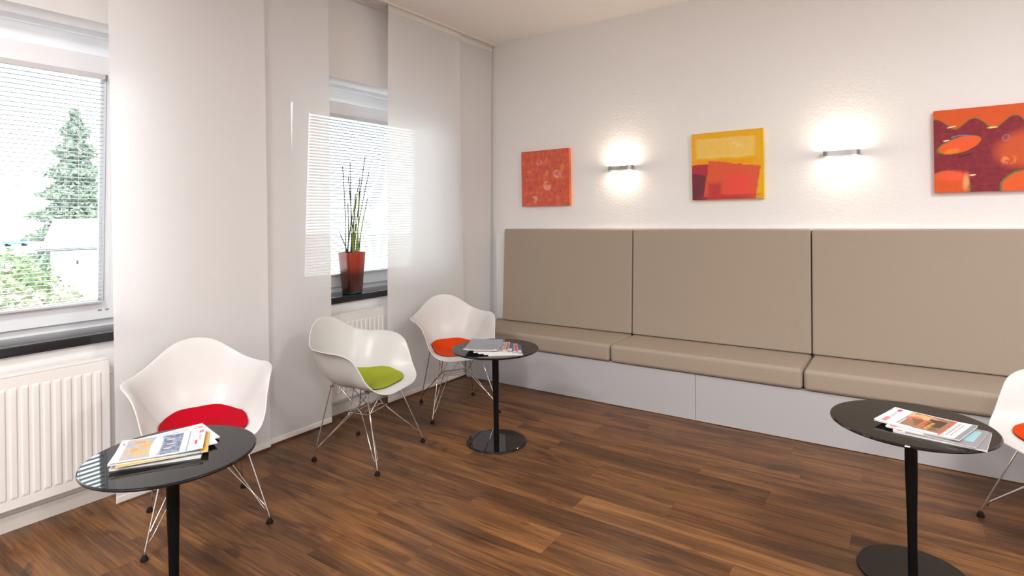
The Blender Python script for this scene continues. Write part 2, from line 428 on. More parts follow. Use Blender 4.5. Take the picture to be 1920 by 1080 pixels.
# ------------------------------------------------------------------ radiators
def radiator(y0, y1, label, valve):
    root = empty('radiator', (XL, (y0 + y1) / 2, 0.12)); tag(root, label, 'radiator', 'radiators under the windows')
    oy = (y0 + y1) / 2
    def part(mb, name, m=mat_rad, **k):
        mb.v = [(a - XL, b - oy, c - 0.12) for a, b, c in mb.v]; return mb.build(name, m, root, **k)
    xf, zb, zt = -3.386, 0.128, 0.735
    part(MB().box(xf - 0.045, xf - 0.007, y0 + 0.01, y1 - 0.01, zb + 0.01, zt - 0.012), 'body')
    n = max(4, int(round((y1 - y0 - 0.06) / 0.0417))); p = (y1 - y0 - 0.06) / n
    mb = MB().box(xf - 0.007, xf, y0, y1, zb, zt)
    for k in range(n):   # pressed channels
        c = y0 + 0.03 + p * (k + 0.5); a, b = p * 0.36, p * 0.24; lo, hi = zb + 0.045, zt - 0.05
        vs = [(xf, c - a, lo), (xf, c + a, lo), (xf, c + a, hi), (xf, c - a, hi), (xf + 0.0065, c - b, lo + 0.014), (xf + 0.0065, c + b, lo + 0.014), (xf + 0.0065, c + b, hi - 0.014), (xf + 0.0065, c - b, hi - 0.014)]
        mb.add(vs, [(4, 5, 6, 7), (0, 1, 5, 4), (1, 2, 6, 5), (2, 3, 7, 6), (3, 0, 4, 7)])
    part(mb, 'front_panel', bevel=0.002)
    g = MB().box(xf - 0.058, xf + 0.001, y0, y1, zt, zt + 0.010)
    part(g, 'top_grille', bevel=0.002)
    for yy in (y0 - 0.002, y1 - 0.004): part(MB().box(xf - 0.058, xf - 0.001, yy, yy + 0.006, zb + 0.02, zt), 'side_cover')
    for yy in (y0 + 0.15, y1 - 0.15): part(MB().box(XL, xf - 0.04, yy - 0.015, yy + 0.015, 0.2, 0.66), 'wall_bracket')
    yv = y1 if valve > 0 else y0
    part(MB().tube([(xf - 0.03, yv + 0.002 * valve, 0.66), (xf - 0.03, yv + 0.02 * valve, 0.66)], 0.010, 12), 'air_vent', mat_chrome)
    part(MB().tube([(xf - 0.028, y0 + 0.06, zb + 0.02), (xf - 0.028, y0 + 0.06, 0.0)], 0.009, 10), 'pipe', mat_rad)
    part(MB().tube([(xf - 0.028, y0 + 0.11, zb + 0.02), (xf - 0.028, y0 + 0.11, 0.0)], 0.009, 10), 'pipe', mat_rad)
    return root
radiator(-0.02, 1.205, 'white ribbed panel radiator beside the red padded chair at left edge', 1)
radiator(2.30, 3.125, 'white ribbed panel radiator behind the green padded chair', 1)

# ------------------------------------------------------------------ curtains on a ceiling track
tr_ = empty('curtain_track', (-3.36, 0.6, ZC)); tag(tr_, 'white multi-channel curtain track along the ceiling above the windows', 'curtain track')
TX = [-3.306, -3.336, -3.366, -3.396]
def tpart(mb, name):
    mb.v = [(a + 3.36, b - 0.6, c - ZC) for a, b, c in mb.v]; return mb.build(name, mat_trim, tr_)
tpart(MB().box(-3.43, -3.282, YF + 0.01, YB - 0.005, ZC - 0.006, ZC - 0.0005), 'top_plate')
for i, xx in enumerate([-3.284, -3.321, -3.351, -3.381, -3.428]):
    tpart(MB().box(xx - 0.002, xx + 0.002, YF + 0.01, YB - 0.005, ZC - 0.022, ZC - 0.006), 'track_rib')
def curtain(xx, yt0, yt1, yb0, yb1, zb, label, ph):
    root = empty('sheer_curtain', (xx, yt0, zb)); tag(root, label, 'curtain', 'sheer sliding curtain panels')
    zt = ZC - 0.03; NY, NZ = 14, 30; mb = MB()
    for j in range(NZ + 1):
        t = j / NZ
        for i in range(NY + 1):
            s = i / NY
            y = (yb0 + (yb1 - yb0) * s) * (1 - t) + (yt0 + (yt1 - yt0) * s) * t
            amp = 0.004 * sin(pi * t) ** 0.7 + 0.0025 * (1 - t)
            x = amp * sin(5.2 * s + ph + 1.3 * t) + 0.0015 * sin(11 * s + 3 * t + ph)
            mb.v.append((x, y - yt0, (zt - zb) * t))
    for j in range(NZ):
        for i in range(NY):
            a = j * (NY + 1) + i; mb.f.append((a, a + 1, a + NY + 2, a + NY + 1))
    mb.build('fabric', mat_sheer, root, smooth=180)
    h = MB(); w_ = yb1 - yb0
    for k in range(12):
        pass
    MB().box(-0.006, 0.006, yb0 - yt0 + 0.001, yb1 - yt0 - 0.001, 0.002, 0.034).build('bottom_bar', mat_trim, root, bevel=0.003)
    MB().box(-0.004, 0.004, 0, yt1 - yt0, zt - zb - 0.035, zt - zb + 0.020).build('top_batten', mat_trim, root)
    return root
curtain(TX[0], 1.192, 2.045, 1.199, 2.050, 0.012, 'wide sheer white curtain panel behind the red padded chair', 0.3)
curtain(TX[1], 1.99, 2.555, 1.99, 2.535, 0.012, 'sheer white curtain panel left of the potted reeds', 1.7)
curtain(TX[0], 3.095, 3.955, 3.035, 3.965, 0.012, 'sheer white curtain panel right of the potted reeds', 4.0)
curtain(TX[1], 3.88, 4.485, 3.88, 4.36, 0.012, 'sheer white curtain panel in the corner beside the bench', 2.6)

# ------------------------------------------------------------------ bench
bx0, bx1, by = -3.28, 0.765, 3.95
base = empty('bench_base', (bx0, by, 0)); tag(base, 'white boxed bench base carrying the long beige seat cushions', 'bench')
def bpart(mb, name, m=mat_basewhite, **k):
    mb.v = [(a - bx0, b - by, c) for a, b, c in mb.v]; return mb.build(name, m, base, **k)
for a, b in ((bx0, -1.222), (-1.219, bx1)): bpart(MB().box(a, b, by, by + 0.018, 0.004, 0.322), 'front_panel')
bpart(MB().box(bx0, bx1, by + 0.018, YB - 0.002, 0.302, 0.326), 'seat_board')
bpart(MB().box(bx0 + 0.004, bx0 + 0.022, by + 0.018, YB - 0.002, 0.0, 0.302), 'end_panel')
bpart(MB().box(bx1 - 0.02, bx1, by + 0.018, YB - 0.002, 0.0, 0.302), 'end_panel')
bpart(MB().box(-3.165, bx1, 4.478, YB - 0.001, 0.326, 1.328), 'back_board', mat_white)
bpart(MB().box(-3.29, -3.168, 4.447, YB - 0.001, 0.326, 1.27), 'corner_board', mat_white)
seams = [-3.165, -1.858, -0.545, 0.765]
names = ['nearest the corner', 'in the middle of the bench', 'behind the round table at right']
for i in range(3):
    x0, x1 = seams[i] + 0.003, seams[i + 1] - 0.003
    sx0 = -3.275 if i == 0 else x0
    c = empty('seat_cushion', ((sx0 + x1) / 2, 4.15, 0.327)); tag(c, 'long beige bench seat cushion ' + names[i], 'cushion', 'bench seat cushions')
    hx = (x1 - sx0) / 2
    nx, mb = 12, MB()
    MB().box(-hx, hx, 3.925 - 4.15, 4.445 - 4.15, 0.0, 0.132).build('padding', mat_beige, c, bevel=0.028, bseg=5)
    k = empty('back_cushion', ((x0 + x1) / 2, 4.40, 0.46)); tag(k, 'tall beige upholstered bench back panel ' + names[i], 'cushion', 'bench back cushions')
    hx = (x1 - x0) / 2; z0, z1 = 0.002, 0.86
    vs = [(-hx, 4.352 - 4.40, z0), (hx, 4.352 - 4.40, z0), (-hx, 4.443 - 4.40, z0), (hx, 4.443 - 4.40, z0),
          (-hx, 4.405 - 4.40, z1), (hx, 4.405 - 4.40, z1), (-hx, 4.474 - 4.40, z1), (hx, 4.474 - 4.40, z1)]
    MB().hexa(vs).build('padding', mat_beige, k, bevel=0.013, bseg=4)

# ------------------------------------------------------------------ shell chairs
# half outline stations: rim P3, inner controls P2, P1 (x forward, y side, z up)
ST = [((0.285, 0.0, 0.418), (0.238, 0.0, 0.452), (0.12, 0.0, 0.430)),
      ((0.280, 0.125, 0.420), (0.234, 0.115, 0.453), (0.115, 0.075, 0.430)),
      ((0.254, 0.208, 0.446), (0.212, 0.190, 0.462), (0.10, 0.135, 0.428)),
      ((0.202, 0.246, 0.504), (0.160, 0.234, 0.486), (0.08, 0.175, 0.420)),
      ((0.165, 0.264, 0.580), (0.105, 0.238, 0.556), (0.06, 0.21, 0.408)),
      ((0.127, 0.284, 0.640), (0.065, 0.232, 0.622), (0.04, 0.24, 0.398)),
      ((0.068, 0.308, 0.672), (0.015, 0.232, 0.662), (0.015, 0.25, 0.394)),
      ((-0.006, 0.327, 0.684), (-0.035, 0.230, 0.672), (-0.03, 0.25, 0.390)),
      ((-0.085, 0.320, 0.691), (-0.103, 0.224, 0.657), (-0.10, 0.24, 0.388)),
      ((-0.152, 0.284, 0.691), (-0.165, 0.198, 0.638), (-0.17, 0.20, 0.386)),
      ((-0.216, 0.228, 0.712), (-0.207, 0.162, 0.628), (-0.205, 0.17, 0.386)),
      ((-0.260, 0.166, 0.756), (-0.230, 0.120, 0.625), (-0.235, 0.13, 0.386)),
      ((-0.294, 0.092, 0.805), (-0.243, 0.068, 0.62), (-0.256, 0.08, 0.386)),
      ((-0.306, 0.0, 0.824), (-0.246, 0.0, 0.62), (-0.265, 0.0, 0.386))]
SHX = -0.03
ST = [tuple((p[0] + SHX, p[1], p[2]) for p in st_) for st_ in ST]
full = ST + [tuple((p[0], -p[1], p[2]) for p in s) for s in reversed(ST[1:-1])]
SUBN, RAD_N = 4, 18
R3, R2, R1 = [spline([s[i] for s in full], SUBN, True) for i in range(3)]
C0 = Vector((SHX, 0.0, 0.418))
NA = len(R3); sv, sf = [tuple(C0)], []
for j in range(1, RAD_N + 1):
    t = j / RAD_N
    for k in range(NA):
        p = C0 * (1 - t) ** 3 + R1[k] * (3 * t * (1 - t) ** 2) + R2[k] * (3 * t * t * (1 - t)) + R3[k] * t ** 3
        sv.append(tuple(p))
for k in range(NA): sf.append((0, 1 + k, 1 + (k + 1) % NA))
for j in range(RAD_N - 1):
    for k in range(NA):
        a, b = 1 + j * NA + k, 1 + j * NA + (k + 1) % NA; sf.append((a, a + NA, b + NA, b))
BV = BVHTree.FromPolygons([Vector(v) for v in sv], sf)
def seat_z(x, y):
    h = BV.ray_cast(Vector((x, y, 0.60)), Vector((0, 0, -1)))
    return h[0].z if h[0] is not None else 0.42
def shell_mesh():
    me = bpy.data.meshes.new('shell'); me.from_pydata(sv, [], sf)
    import bmesh
    bm = bmesh.new(); bm.from_mesh(me); bmesh.ops.recalc_face_normals(bm, faces=bm.faces)
    c = [f for f in bm.faces if f.calc_center_median().length < 0.5 and abs(f.calc_center_median().x) < 0.05 and abs(f.calc_center_median().y) < 0.05]
    if sum(f.normal.z for f in c) < 0: bmesh.ops.reverse_faces(bm, faces=bm.faces)
    bm.to_mesh(me); bm.free(); me.materials.append(mat_shell); me.shade_smooth(); return me
SHELL = shell_mesh()
FEET = [(0.235, 0.25), (0.235, -0.25), (-0.235, -0.213), (-0.235, 0.213)]
def make_chair():
    root = empty('armchair', (0, 0, 0))
    o = link('shell', SHELL, root)
    so = o.modifiers.new('thick', 'SOLIDIFY'); so.thickness = 0.007; so.offset = -1
    sb = o.modifiers.new('soft', 'SUBSURF'); sb.levels = 1; sb.render_levels = 1
    RW = 0.0037
    nodes = {}
    for (fx, fy) in FEET:
        sx, sy = (1 if fx > 0 else -1), (1 if fy > 0 else -1)
        mx_, my = sx * 0.125 - 0.025, sy * 0.150
        mz = seat_z(mx_, my) - 0.014
        F = Vector((fx, fy, 0.030)); Mt = Vector((mx_, my, mz))
        K = F.lerp(Mt, 0.10); d = (Mt - F).normalized()
        main = [(fx, fy, 0.008), (fx, fy, 0.022), tuple(F.lerp(Mt, 0.03)), tuple(F.lerp(Mt, 0.5)), tuple(F.lerp(Mt, 0.97)), (mx_ - sx * 0.02, my, mz + 0.002)]
        leg = MB().tube(main, RW, 8).build('leg', mat_chrome, root, smooth=60)
        # rubber glide
        MB().lathe([(0, 0), (0.015, 0), (0.016, 0.005), (0.012, 0.014), (0.007, 0.024), (0, 0.025)], 16, (fx, fy, 0)).build('foot_glide', mat_rubber, leg, smooth=50)
        # the hairpin brace: two wires from the ankle to the middle frame and up again to the seat
        na = Vector((sx * 0.030, sy * 0.105, 0.275)); nb = Vector((sx * 0.070, sy * 0.085, 0.262))
        ma = Vector((-sx * 0.115, sy * 0.135, seat_z(-sx * 0.115, sy * 0.135) - 0.010))
        mb_ = Vector((sx * 0.115, -sy * 0.02, seat_z(sx * 0.115, 0) - 0.010))
        inn = (Vector((0, 0, 0.05)) - F); inn.z = 0; inn = inn.normalized()
        ank = K + inn * 0.006
        side = Vector((-inn.y, inn.x, 0)) * 0.010
        u1 = [ma, ma.lerp(na, 0.9), na, na.lerp(ank + side, 0.06), na.lerp(ank + side, 0.95), ank + Vector((0, 0, -0.012)), nb.lerp(ank - side, 0.95), nb.lerp(ank - side, 0.06), nb, nb.lerp(mb_, 0.1), mb_]
        MB().tube(u1, RW * 0.8, 7).build('brace_wire', mat_chrome, root, smooth=60)
    zf = 0.270
    fr = [(0.07, 0.10, zf), (0.07, -0.10, zf), (-0.07, -0.10, zf), (-0.07, 0.10, zf)]
    mb = MB()
    for i in range(4): mb.tube([fr[i], fr[(i + 1) % 4]], 0.0034, 7)
    mb.tube([(0.03, 0.105, zf + 0.004), (0.03, -0.105, zf + 0.004)], 0.0034, 7).tube([(-0.03, 0.105, zf + 0.004), (-0.03, -0.105, zf + 0.004)], 0.0034, 7)
    mb.build('cross_frame', mat_chrome, root, smooth=60)
    for sx in (1, -1):
        for sy in (1, -1):
            x, yy = sx * 0.125 - 0.025, sy * 0.150; z = min(seat_z(x + a_, yy + b_) for a_ in (-.017, 0, .017) for b_ in (-.017, 0, .017)) - 0.009
            MB().lathe([(0, -0.010), (0.010, -0.010), (0.012, -0.002), (0.012, 0.0), (0, 0.0)], 14, (x, yy, z)).build('shock_mount', mat_alu, root, smooth=50)
    return root
def pad_mesh(zlo, zhi, shrink, m):
    NAa, NR = 56, 9; v, f = [], []
    def pt(th, t):
        n = 3.1; c, s = cos(th), sin(th)
        cx = math.copysign(abs(c) ** (2 / n), c); sy = math.copysign(abs(s) ** (2 / n), s)
        x = 0.015 + SHX + (0.205 - shrink) * cx
        wd = 0.178 + 0.030 * cx - shrink
        return x * t + (0.015 + SHX) * (1 - t), wd * sy * t
    for lev, zz in ((0, zhi), (1, zlo)):
        v.append((0.015 + SHX, 0, seat_z(0.015 + SHX, 0) + zz))
        for j in range(1, NR + 1):
            t = j / NR
            for k in range(NAa):
                x, y = pt(2 * pi * k / NAa, t); z = seat_z(x, y) + zz
                if j == NR and lev == 0: z -= (zhi - zlo) * 0.25
                v.append((x, y, z))
    st = 1 + NR * NAa
    for lev in (0, 1):
        b0 = lev * st
        for k in range(NAa):
            f.append((b0, b0 + 1 + k, b0 + 1 + (k + 1) % NAa) if lev == 0 else (b0, b0 + 1 + (k + 1) % NAa, b0 + 1 + k))
        for j in range(NR - 1):
            for k in range(NAa):
                a, b = b0 + 1 + j * NAa + k, b0 + 1 + j * NAa + (k + 1) % NAa
                f.append((a, a + NAa, b + NAa, b) if lev == 0 else (a, b, b + NAa, a + NAa))
    for k in range(NAa):
        a, b = 1 + (NR - 1) * NAa + k, 1 + (NR - 1) * NAa + (k + 1) % NAa; f.append((a, a + st, b + st, b))
    mb = MB(); mb.add(v, f); return mb.mesh('felt', m, 60)
proto = make_chair()
CH = [((-2.811, 1.389), -20.4, 'white shell armchair with a red pad behind the round table at left', mat_red, 'red felt seat pad on the chair behind the left table', False),
      ((-2.741, 2.352), 13.7, 'white shell armchair with a green pad below the potted reeds', mat_green, 'green felt seat pad on the middle chair', False),
      ((-2.810, 3.265), -32.0, 'white shell armchair with an orange pad in the corner by the bench', mat_orange, 'orange felt seat pad on the corner chair', False),
      ((0.590, 3.313), -153.0, 'white shell armchair with an orange pad cut off at right edge', mat_orange, 'orange felt seat pad on the chair at right edge', False)]
for i, ((cx, cy), ang, lab, pm, plab, _) in enumerate(CH):
    o = proto if i == 0 else copy_tree(proto)
    o.location = (cx, cy, 0); o.rotation_euler = (0, 0, rad(ang)); tag(o, lab, 'chair', 'white shell armchairs')
    pr = empty('seat_pad', (cx, cy, 0), rad(ang)); tag(pr, plab, 'seat pad', 'felt seat pads')
    link('felt_cover', pad_mesh(0.006, 0.0135, 0.0, pm), pr); link('underside', pad_mesh(0.0005, 0.0062, 0.002, mat_underfelt), pr)

# ------------------------------------------------------------------ round tables
def table():
    root = empty('side_table')
    MB().lathe([(0, 0.590), (0.272, 0.590), (0.277, 0.593), (0.2785, 0.597), (0.277, 0.6005), (0.2735, 0.602), (0.270, 0.602), (0, 0.602)], 96).build('tabletop', mat_blackgloss, root, smooth=12)
    MB().lathe([(0.0, 0.010), (0.017, 0.010), (0.0165, 0.12), (0.0175, 0.24), (0.0205, 0.36), (0.0215, 0.42), (0.0215, 0.585), (0, 0.585)], 32).build('column', mat_blacksteel, root, smooth=40)
    MB().lathe([(0, 0.582), (0.06, 0.582), (0.06, 0.590), (0, 0.590)], 32).build('top_plate', mat_blacksteel, root, smooth=30)
    MB().lathe([(0, 0), (0.190, 0), (0.192, 0.004), (0.190, 0.010), (0.186, 0.012), (0.182, 0.012), (0, 0.012)], 80).build('foot_plate', mat_blackgloss, root, smooth=12)
    return root
TB = [((-2.195, 0.975), 'black glass round side table in front of the red padded chair'),
      ((-2.172, 2.908), 'black glass round side table in front of the corner chair'),
      ((0.002, 2.735), 'black glass round side table at right, in front of the bench')]
tp = table()
for i, ((x, y), lab) in enumerate(TB):
    o = tp if i == 0 else copy_tree(tp)
    o.location = (x, y, 0); tag(o, lab, 'table', 'round black side tables')

# ------------------------------------------------------------------ magazines
WHT, GRY = (0.78, 0.78, 0.80, 1), srgb(120, 122, 128)
def cover(name, base, layers): return paint(name, base, layers, warp=0.004, wscale=9, rough=0.3, spec=0.5, mottle=0.06, mscale=14)
def box(u, v, a, b, col, **k): return dict(k='box', c=(u, v), r=(a, b), col=col, soft=k.pop('soft', 0.03), **k)
def ell(u, v, a, b, col, **k): return dict(k='ell', c=(u, v), r=(a, b), col=col, soft=k.pop('soft', 0.15), **k)
RED = srgb(225, 60, 70)
# u runs along the long axis, v across
cov_beer = cover('cover_terrace_photo', WHT, [box(0.44, 0.5, 0.36, 0.47, srgb(150, 165, 185)), box(0.27, 0.5, 0.19, 0.44, srgb(205, 165, 110), tex=(0.42, 0.6)),
    ell(0.20, 0.45, 0.05, 0.10, srgb(215, 150, 70)), ell(0.30, 0.30, 0.06, 0.07, srgb(225, 170, 80)), ell(0.31, 0.62, 0.06, 0.09, srgb(220, 160, 75)), ell(0.24, 0.80, 0.07, 0.06, srgb(185, 140, 110)),
    ell(0.44, 0.5, 0.06, 0.5, srgb(215, 228, 240)), box(0.62, 0.5, 0.11, 0.45, srgb(70, 95, 125), tex=(0.35, 0.6)), ell(0.58, 0.3, 0.05, 0.03, srgb(220, 180, 160)), ell(0.60, 0.5, 0.05, 0.03, srgb(220, 185, 170)), ell(0.59, 0.72, 0.05, 0.03, srgb(215, 180, 165)),
    box(0.765, 0.5, 0.035, 0.47, srgb(225, 228, 240)), box(0.81, 0.5, 0.008, 0.5, srgb(140, 150, 175)),
    dict(k='stripes', n=34, u0=0.86, u1=0.875, v0=0.2, v1=0.72, col=srgb(120, 120, 130)), dict(k='stripes', n=26, u0=0.925, u1=0.955, v0=0.45, v1=0.72, col=srgb(80, 80, 85)),
    box(0.905, 0.36, 0.016, 0.10, RED), box(0.95, 0.86, 0.028, 0.07, srgb(235, 110, 120)), box(0.05, 0.8, 0.012, 0.05, srgb(120, 125, 140))])
cov_white = cover('cover_white_red', WHT, [box(0.86, 0.5, 0.02, 0.3, RED), box(0.93, 0.75, 0.03, 0.1, srgb(235, 120, 125)), box(0.45, 0.5, 0.33, 0.42, srgb(170, 175, 190), tex=(0.4, 0.6)), box(0.8, 0.3, 0.01, 0.15, srgb(60, 60, 65))])
cov_yellow = cover('cover_yellow', srgb(235, 175, 60), [box(0.5, 0.5, 0.3, 0.4, srgb(110, 120, 60), tex=(0.45, 0.6)), box(0.9, 0.5, 0.05, 0.4, srgb(245, 205, 110)), box(0.93, 0.4, 0.02, 0.2, srgb(160, 60, 40))])
cov_green = cover('cover_green_text', srgb(70, 105, 105), [box(0.3, 0.06, 0.2, 0.03, srgb(60, 150, 130)), box(0.36, 0.06, 0.02, 0.03, srgb(230, 200, 60)), box(0.05, 0.5, 0.05, 0.5, WHT), box(0.5, 0.55, 0.3, 0.35, srgb(160, 120, 90), tex=(0.4, 0.6))])
cov_grey = cover('cover_grey_blue', srgb(140, 146, 156), [box(0.035, 0.5, 0.04, 0.5, WHT), box(0.03, 0.78, 0.012, 0.09, RED), box(0.03, 0.25, 0.012, 0.09, RED), box(0.12, 0.08, 0.06, 0.035, WHT)])
cov_fan = cover('cover_fan', srgb(190, 180, 175), [box(0.05, 0.5, 0.055, 0.5, WHT), box(0.045, 0.3, 0.014, 0.16, RED), box(0.52, 0.5, 0.36, 0.40, srgb(95, 95, 105), tex=(0.4, 0.6)), box(0.5, 0.05, 0.4, 0.03, srgb(200, 60, 55)), box(0.2, 0.10, 0.05, 0.06, WHT)])
cov_fan2 = cover('cover_fan_blue', srgb(75, 90, 135), [box(0.05, 0.5, 0.055, 0.5, WHT), box(0.045, 0.3, 0.014, 0.14, RED), ell(0.4, 0.3, 0.2, 0.2, srgb(205, 160, 140)), box(0.3, 0.08, 0.12, 0.05, WHT)])
cov_car = cover('cover_dashboard_photo', WHT, [box(0.11, 0.5, 0.11, 0.5, srgb(232, 232, 238)), box(0.10, 0.22, 0.03, 0.15, srgb(235, 130, 120)), dict(k='stripes', n=30, u0=0.08, u1=0.12, v0=0.42, v1=0.72, col=srgb(120, 120, 125)), box(0.10, 0.86, 0.025, 0.08, RED),
    box(0.255, 0.5, 0.012, 0.5, srgb(150, 152, 158)), box(0.52, 0.53, 0.24, 0.44, srgb(150, 110, 80)), ell(0.42, 0.78, 0.18, 0.14, srgb(225, 170, 110)), ell(0.36, 0.60, 0.10, 0.14, srgb(205, 95, 70)), box(0.52, 0.40, 0.12, 0.26, srgb(120, 85, 60), rot=20), box(0.60, 0.6, 0.10, 0.22, srgb(70, 45, 32)),
    dict(k='stripes', n=12, u0=0.46, u1=0.53, v0=0.15, v1=0.7, col=srgb(225, 120, 70)), dict(k='stripes', n=12, u0=0.55, u1=0.60, v0=0.15, v1=0.6, col=srgb(235, 175, 80)),
    box(0.765, 0.5, 0.012, 0.48, srgb(225, 75, 60)), box(0.86, 0.5, 0.08, 0.46, WHT), dict(k='stripes', n=16, u0=0.81, u1=0.84, v0=0.1, v1=0.9, col=srgb(90, 90, 95)), dict(k='stripes', n=11, u0=0.86, u1=0.88, v0=0.1, v1=0.85, col=srgb(190, 60, 60)),
    box(0.97, 0.5, 0.03, 0.5, srgb(140, 140, 148)), box(0.30, 0.06, 0.14, 0.06, WHT)])
cov_mid = cover('cover_grey_teal', srgb(142, 140, 145), [box(0.10, 0.5, 0.10, 0.5, WHT), box(0.09, 0.10, 0.05, 0.05, srgb(235, 110, 110)), box(0.80, 0.55, 0.14, 0.33, srgb(145, 190, 195)), box(0.28, 0.05, 0.16, 0.06, WHT)])
cov_low = cover('cover_grey_spine', srgb(138, 134, 140), [box(0.07, 0.5, 0.07, 0.5, WHT), box(0.07, 0.1, 0.03, 0.06, RED)])
def magazine(label, group, c, z, ang, cov, L=0.275, Wd=0.21, th=0.005, tilt=(0, 0), curl=0.0, cat='magazine', spine=None):
    """long side along local x; curl lifts the far corners, tilt leans on what lies below"""
    root = empty('magazine', (c[0], c[1], z), rad(ang)); tag(root, label, cat, group)
    NX, NY = 12, 8
    def lift(u, v): return tilt[0] * u + tilt[1] * v + curl * (max(0, u) ** 3 * 1.0 + 0.6 * max(0, v - 0.2) ** 2 + 0.5 * max(0, -u) ** 3)
    def sheet(z0, z1, grow, name, m):
        mb = MB()
        for zz in (z0, z1):
            for j in range(NY + 1):
                for i in range(NX + 1):
                    u, v = i / NX * 2 - 1, j / NY * 2 - 1
                    mb.v.append((u * (L / 2 + grow), v * (Wd / 2 + grow), zz + lift(u, v) + max(0, -tilt[0]) + abs(tilt[0]) * (1 if tilt[0] > 0 else 0) + abs(tilt[1])))
        n = (NX + 1) * (NY + 1)
        for j in range(NY):
            for i in range(NX):
                a = j * (NX + 1) + i; mb.f.append((a, a + NX + 1, a + NX + 2, a + 1)); mb.f.append((n + a, n + a + 1, n + a + NX + 2, n + a + NX + 1))
        edge = [i for i in range(NX + 1)] + [j * (NX + 1) + NX for j in range(1, NY + 1)] + [NY * (NX + 1) + i for i in range(NX - 1, -1, -1)] + [j * (NX + 1) for j in range(NY - 1, 0, -1)]
        for k in range(len(edge)):
            a, b = edge[k], edge[(k + 1) % len(edge)]; mb.f.append((a, b, n + b, n + a))
        return mb.build(name, m, root, smooth=30)
    sheet(0.0003, th - 0.0006, -0.0015, 'pages', mat_pages); sheet(th - 0.0006, th, 0.0, 'front_cover', cov); sheet(0.0, 0.0004, 0.0, 'back_cover', cov_low if cov in (cov_mid, cov_car) else mat_pages)
    return root
ZT = 0.6022
g1 = 'magazines on the left table'
magazine('lowest magazine of the stack on the left table', g1, (-2.225, 0.955), ZT, 56, cov_white, th=0.006)
magazine('white magazine turned crosswise at the far end of the left stack', g1, (-2.300, 1.020), ZT + 0.0062, 80, cov_white, th=0.004)
magazine('white magazine with red marks poking out right in the left stack', g1, (-2.250, 0.990), ZT + 0.0104, 76, cov_white, th=0.004)
magazine('yellow magazine poking out under the top of the left stack', g1, (-2.215, 0.962), ZT + 0.0146, 62, cov_yellow, th=0.004)
magazine('green magazine just under the top one on the left table', g1, (-2.228, 0.950), ZT + 0.0188, 57.5, cov_green, th=0.005)
magazine('top magazine of the left stack with a terrace photo cover', g1, (-2.230, 0.955), ZT + 0.024, 60, cov_beer, th=0.003, curl=0.004)
g2 = 'magazines fanned out on the corner table'
F2 = [((-2.075, 2.882), 127, cov_fan2, 'lowest magazine of the fan, furthest right on the corner table'), ((-2.100, 2.874), 126, cov_fan, 'second magazine from the right in the fan on the corner table'),
      ((-2.128, 2.862), 124, cov_fan2, 'third magazine from the right in the corner table fan'), ((-2.152, 2.852), 122, cov_fan, 'fourth magazine from the right in the corner table fan'),
      ((-2.205, 2.832), 118, cov_grey, 'grey covered magazine on top of the fan on the corner table')]
for i, (c, a, cv, lab) in enumerate(F2):
    magazine(lab, g2, c, ZT + 0.0046 * i, a, cv, th=0.0042, curl=0.012 if i == 4 else 0.0)
g3 = 'magazines on the right table'
magazine('lowest grey magazine on the right table', g3, (0.098, 2.660), ZT, -9, cov_low, th=0.007)
magazine('middle grey magazine with a teal patch on the right table', g3, (0.082, 2.668), ZT + 0.0072, -15, cov_mid, th=0.005)
magazine('top magazine with a dashboard photo cover on the right table', g3, (0.047, 2.694), ZT + 0.0124, -18.7, cov_car, th=0.006, curl=0.004)

# ------------------------------------------------------------------ canvases
OR = srgb(226, 92, 58)
pic1 = paint('canvas_orange_blotches', srgb(210, 96, 76), [
    dict(k='noise', lo=0.45, hi=0.70, col=srgb(224, 122, 84), op=0.7), dict(k='noise', lo=0.42, hi=0.30, col=srgb(198, 78, 80), op=0.7),
    ell(0.39, 0.78, 0.065, 0.055, srgb(240, 165, 145), tex=(0.35, 0.6), op=0.85), ell(0.76, 0.56, 0.085, 0.075, srgb(240, 165, 145), tex=(0.35, 0.6), op=0.85), ell(0.55, 0.36, 0.085, 0.085, srgb(240, 160, 142), tex=(0.32, 0.58), op=0.85), ell(0.28, 0.13, 0.065, 0.06, srgb(240, 160, 140), tex=(0.35, 0.6), op=0.85),
    ell(0.115, 0.53, 0.035, 0.03, srgb(140, 105, 70), op=0.85), ell(0.17, 0.63, 0.04, 0.04, srgb(240, 145, 60), op=0.5), ell(0.55, 0.58, 0.04, 0.06, srgb(240, 145, 70), op=0.6), ell(0.55, 0.83, 0.03, 0.04, srgb(240, 145, 70), op=0.5), ell(0.87, 0.66, 0.04, 0.08, srgb(238, 140, 75), op=0.6), ell(0.20, 0.33, 0.05, 0.05, srgb(195, 70, 85), op=0.5), ell(0.82, 0.26, 0.018, 0.018, srgb(140, 70, 60), op=0.8)],
    axes=('X', 'Z'), warp=0.03, wscale=9, mottle=0.10, mscale=11, brush=0.4)
YEL = srgb(232, 178, 20)
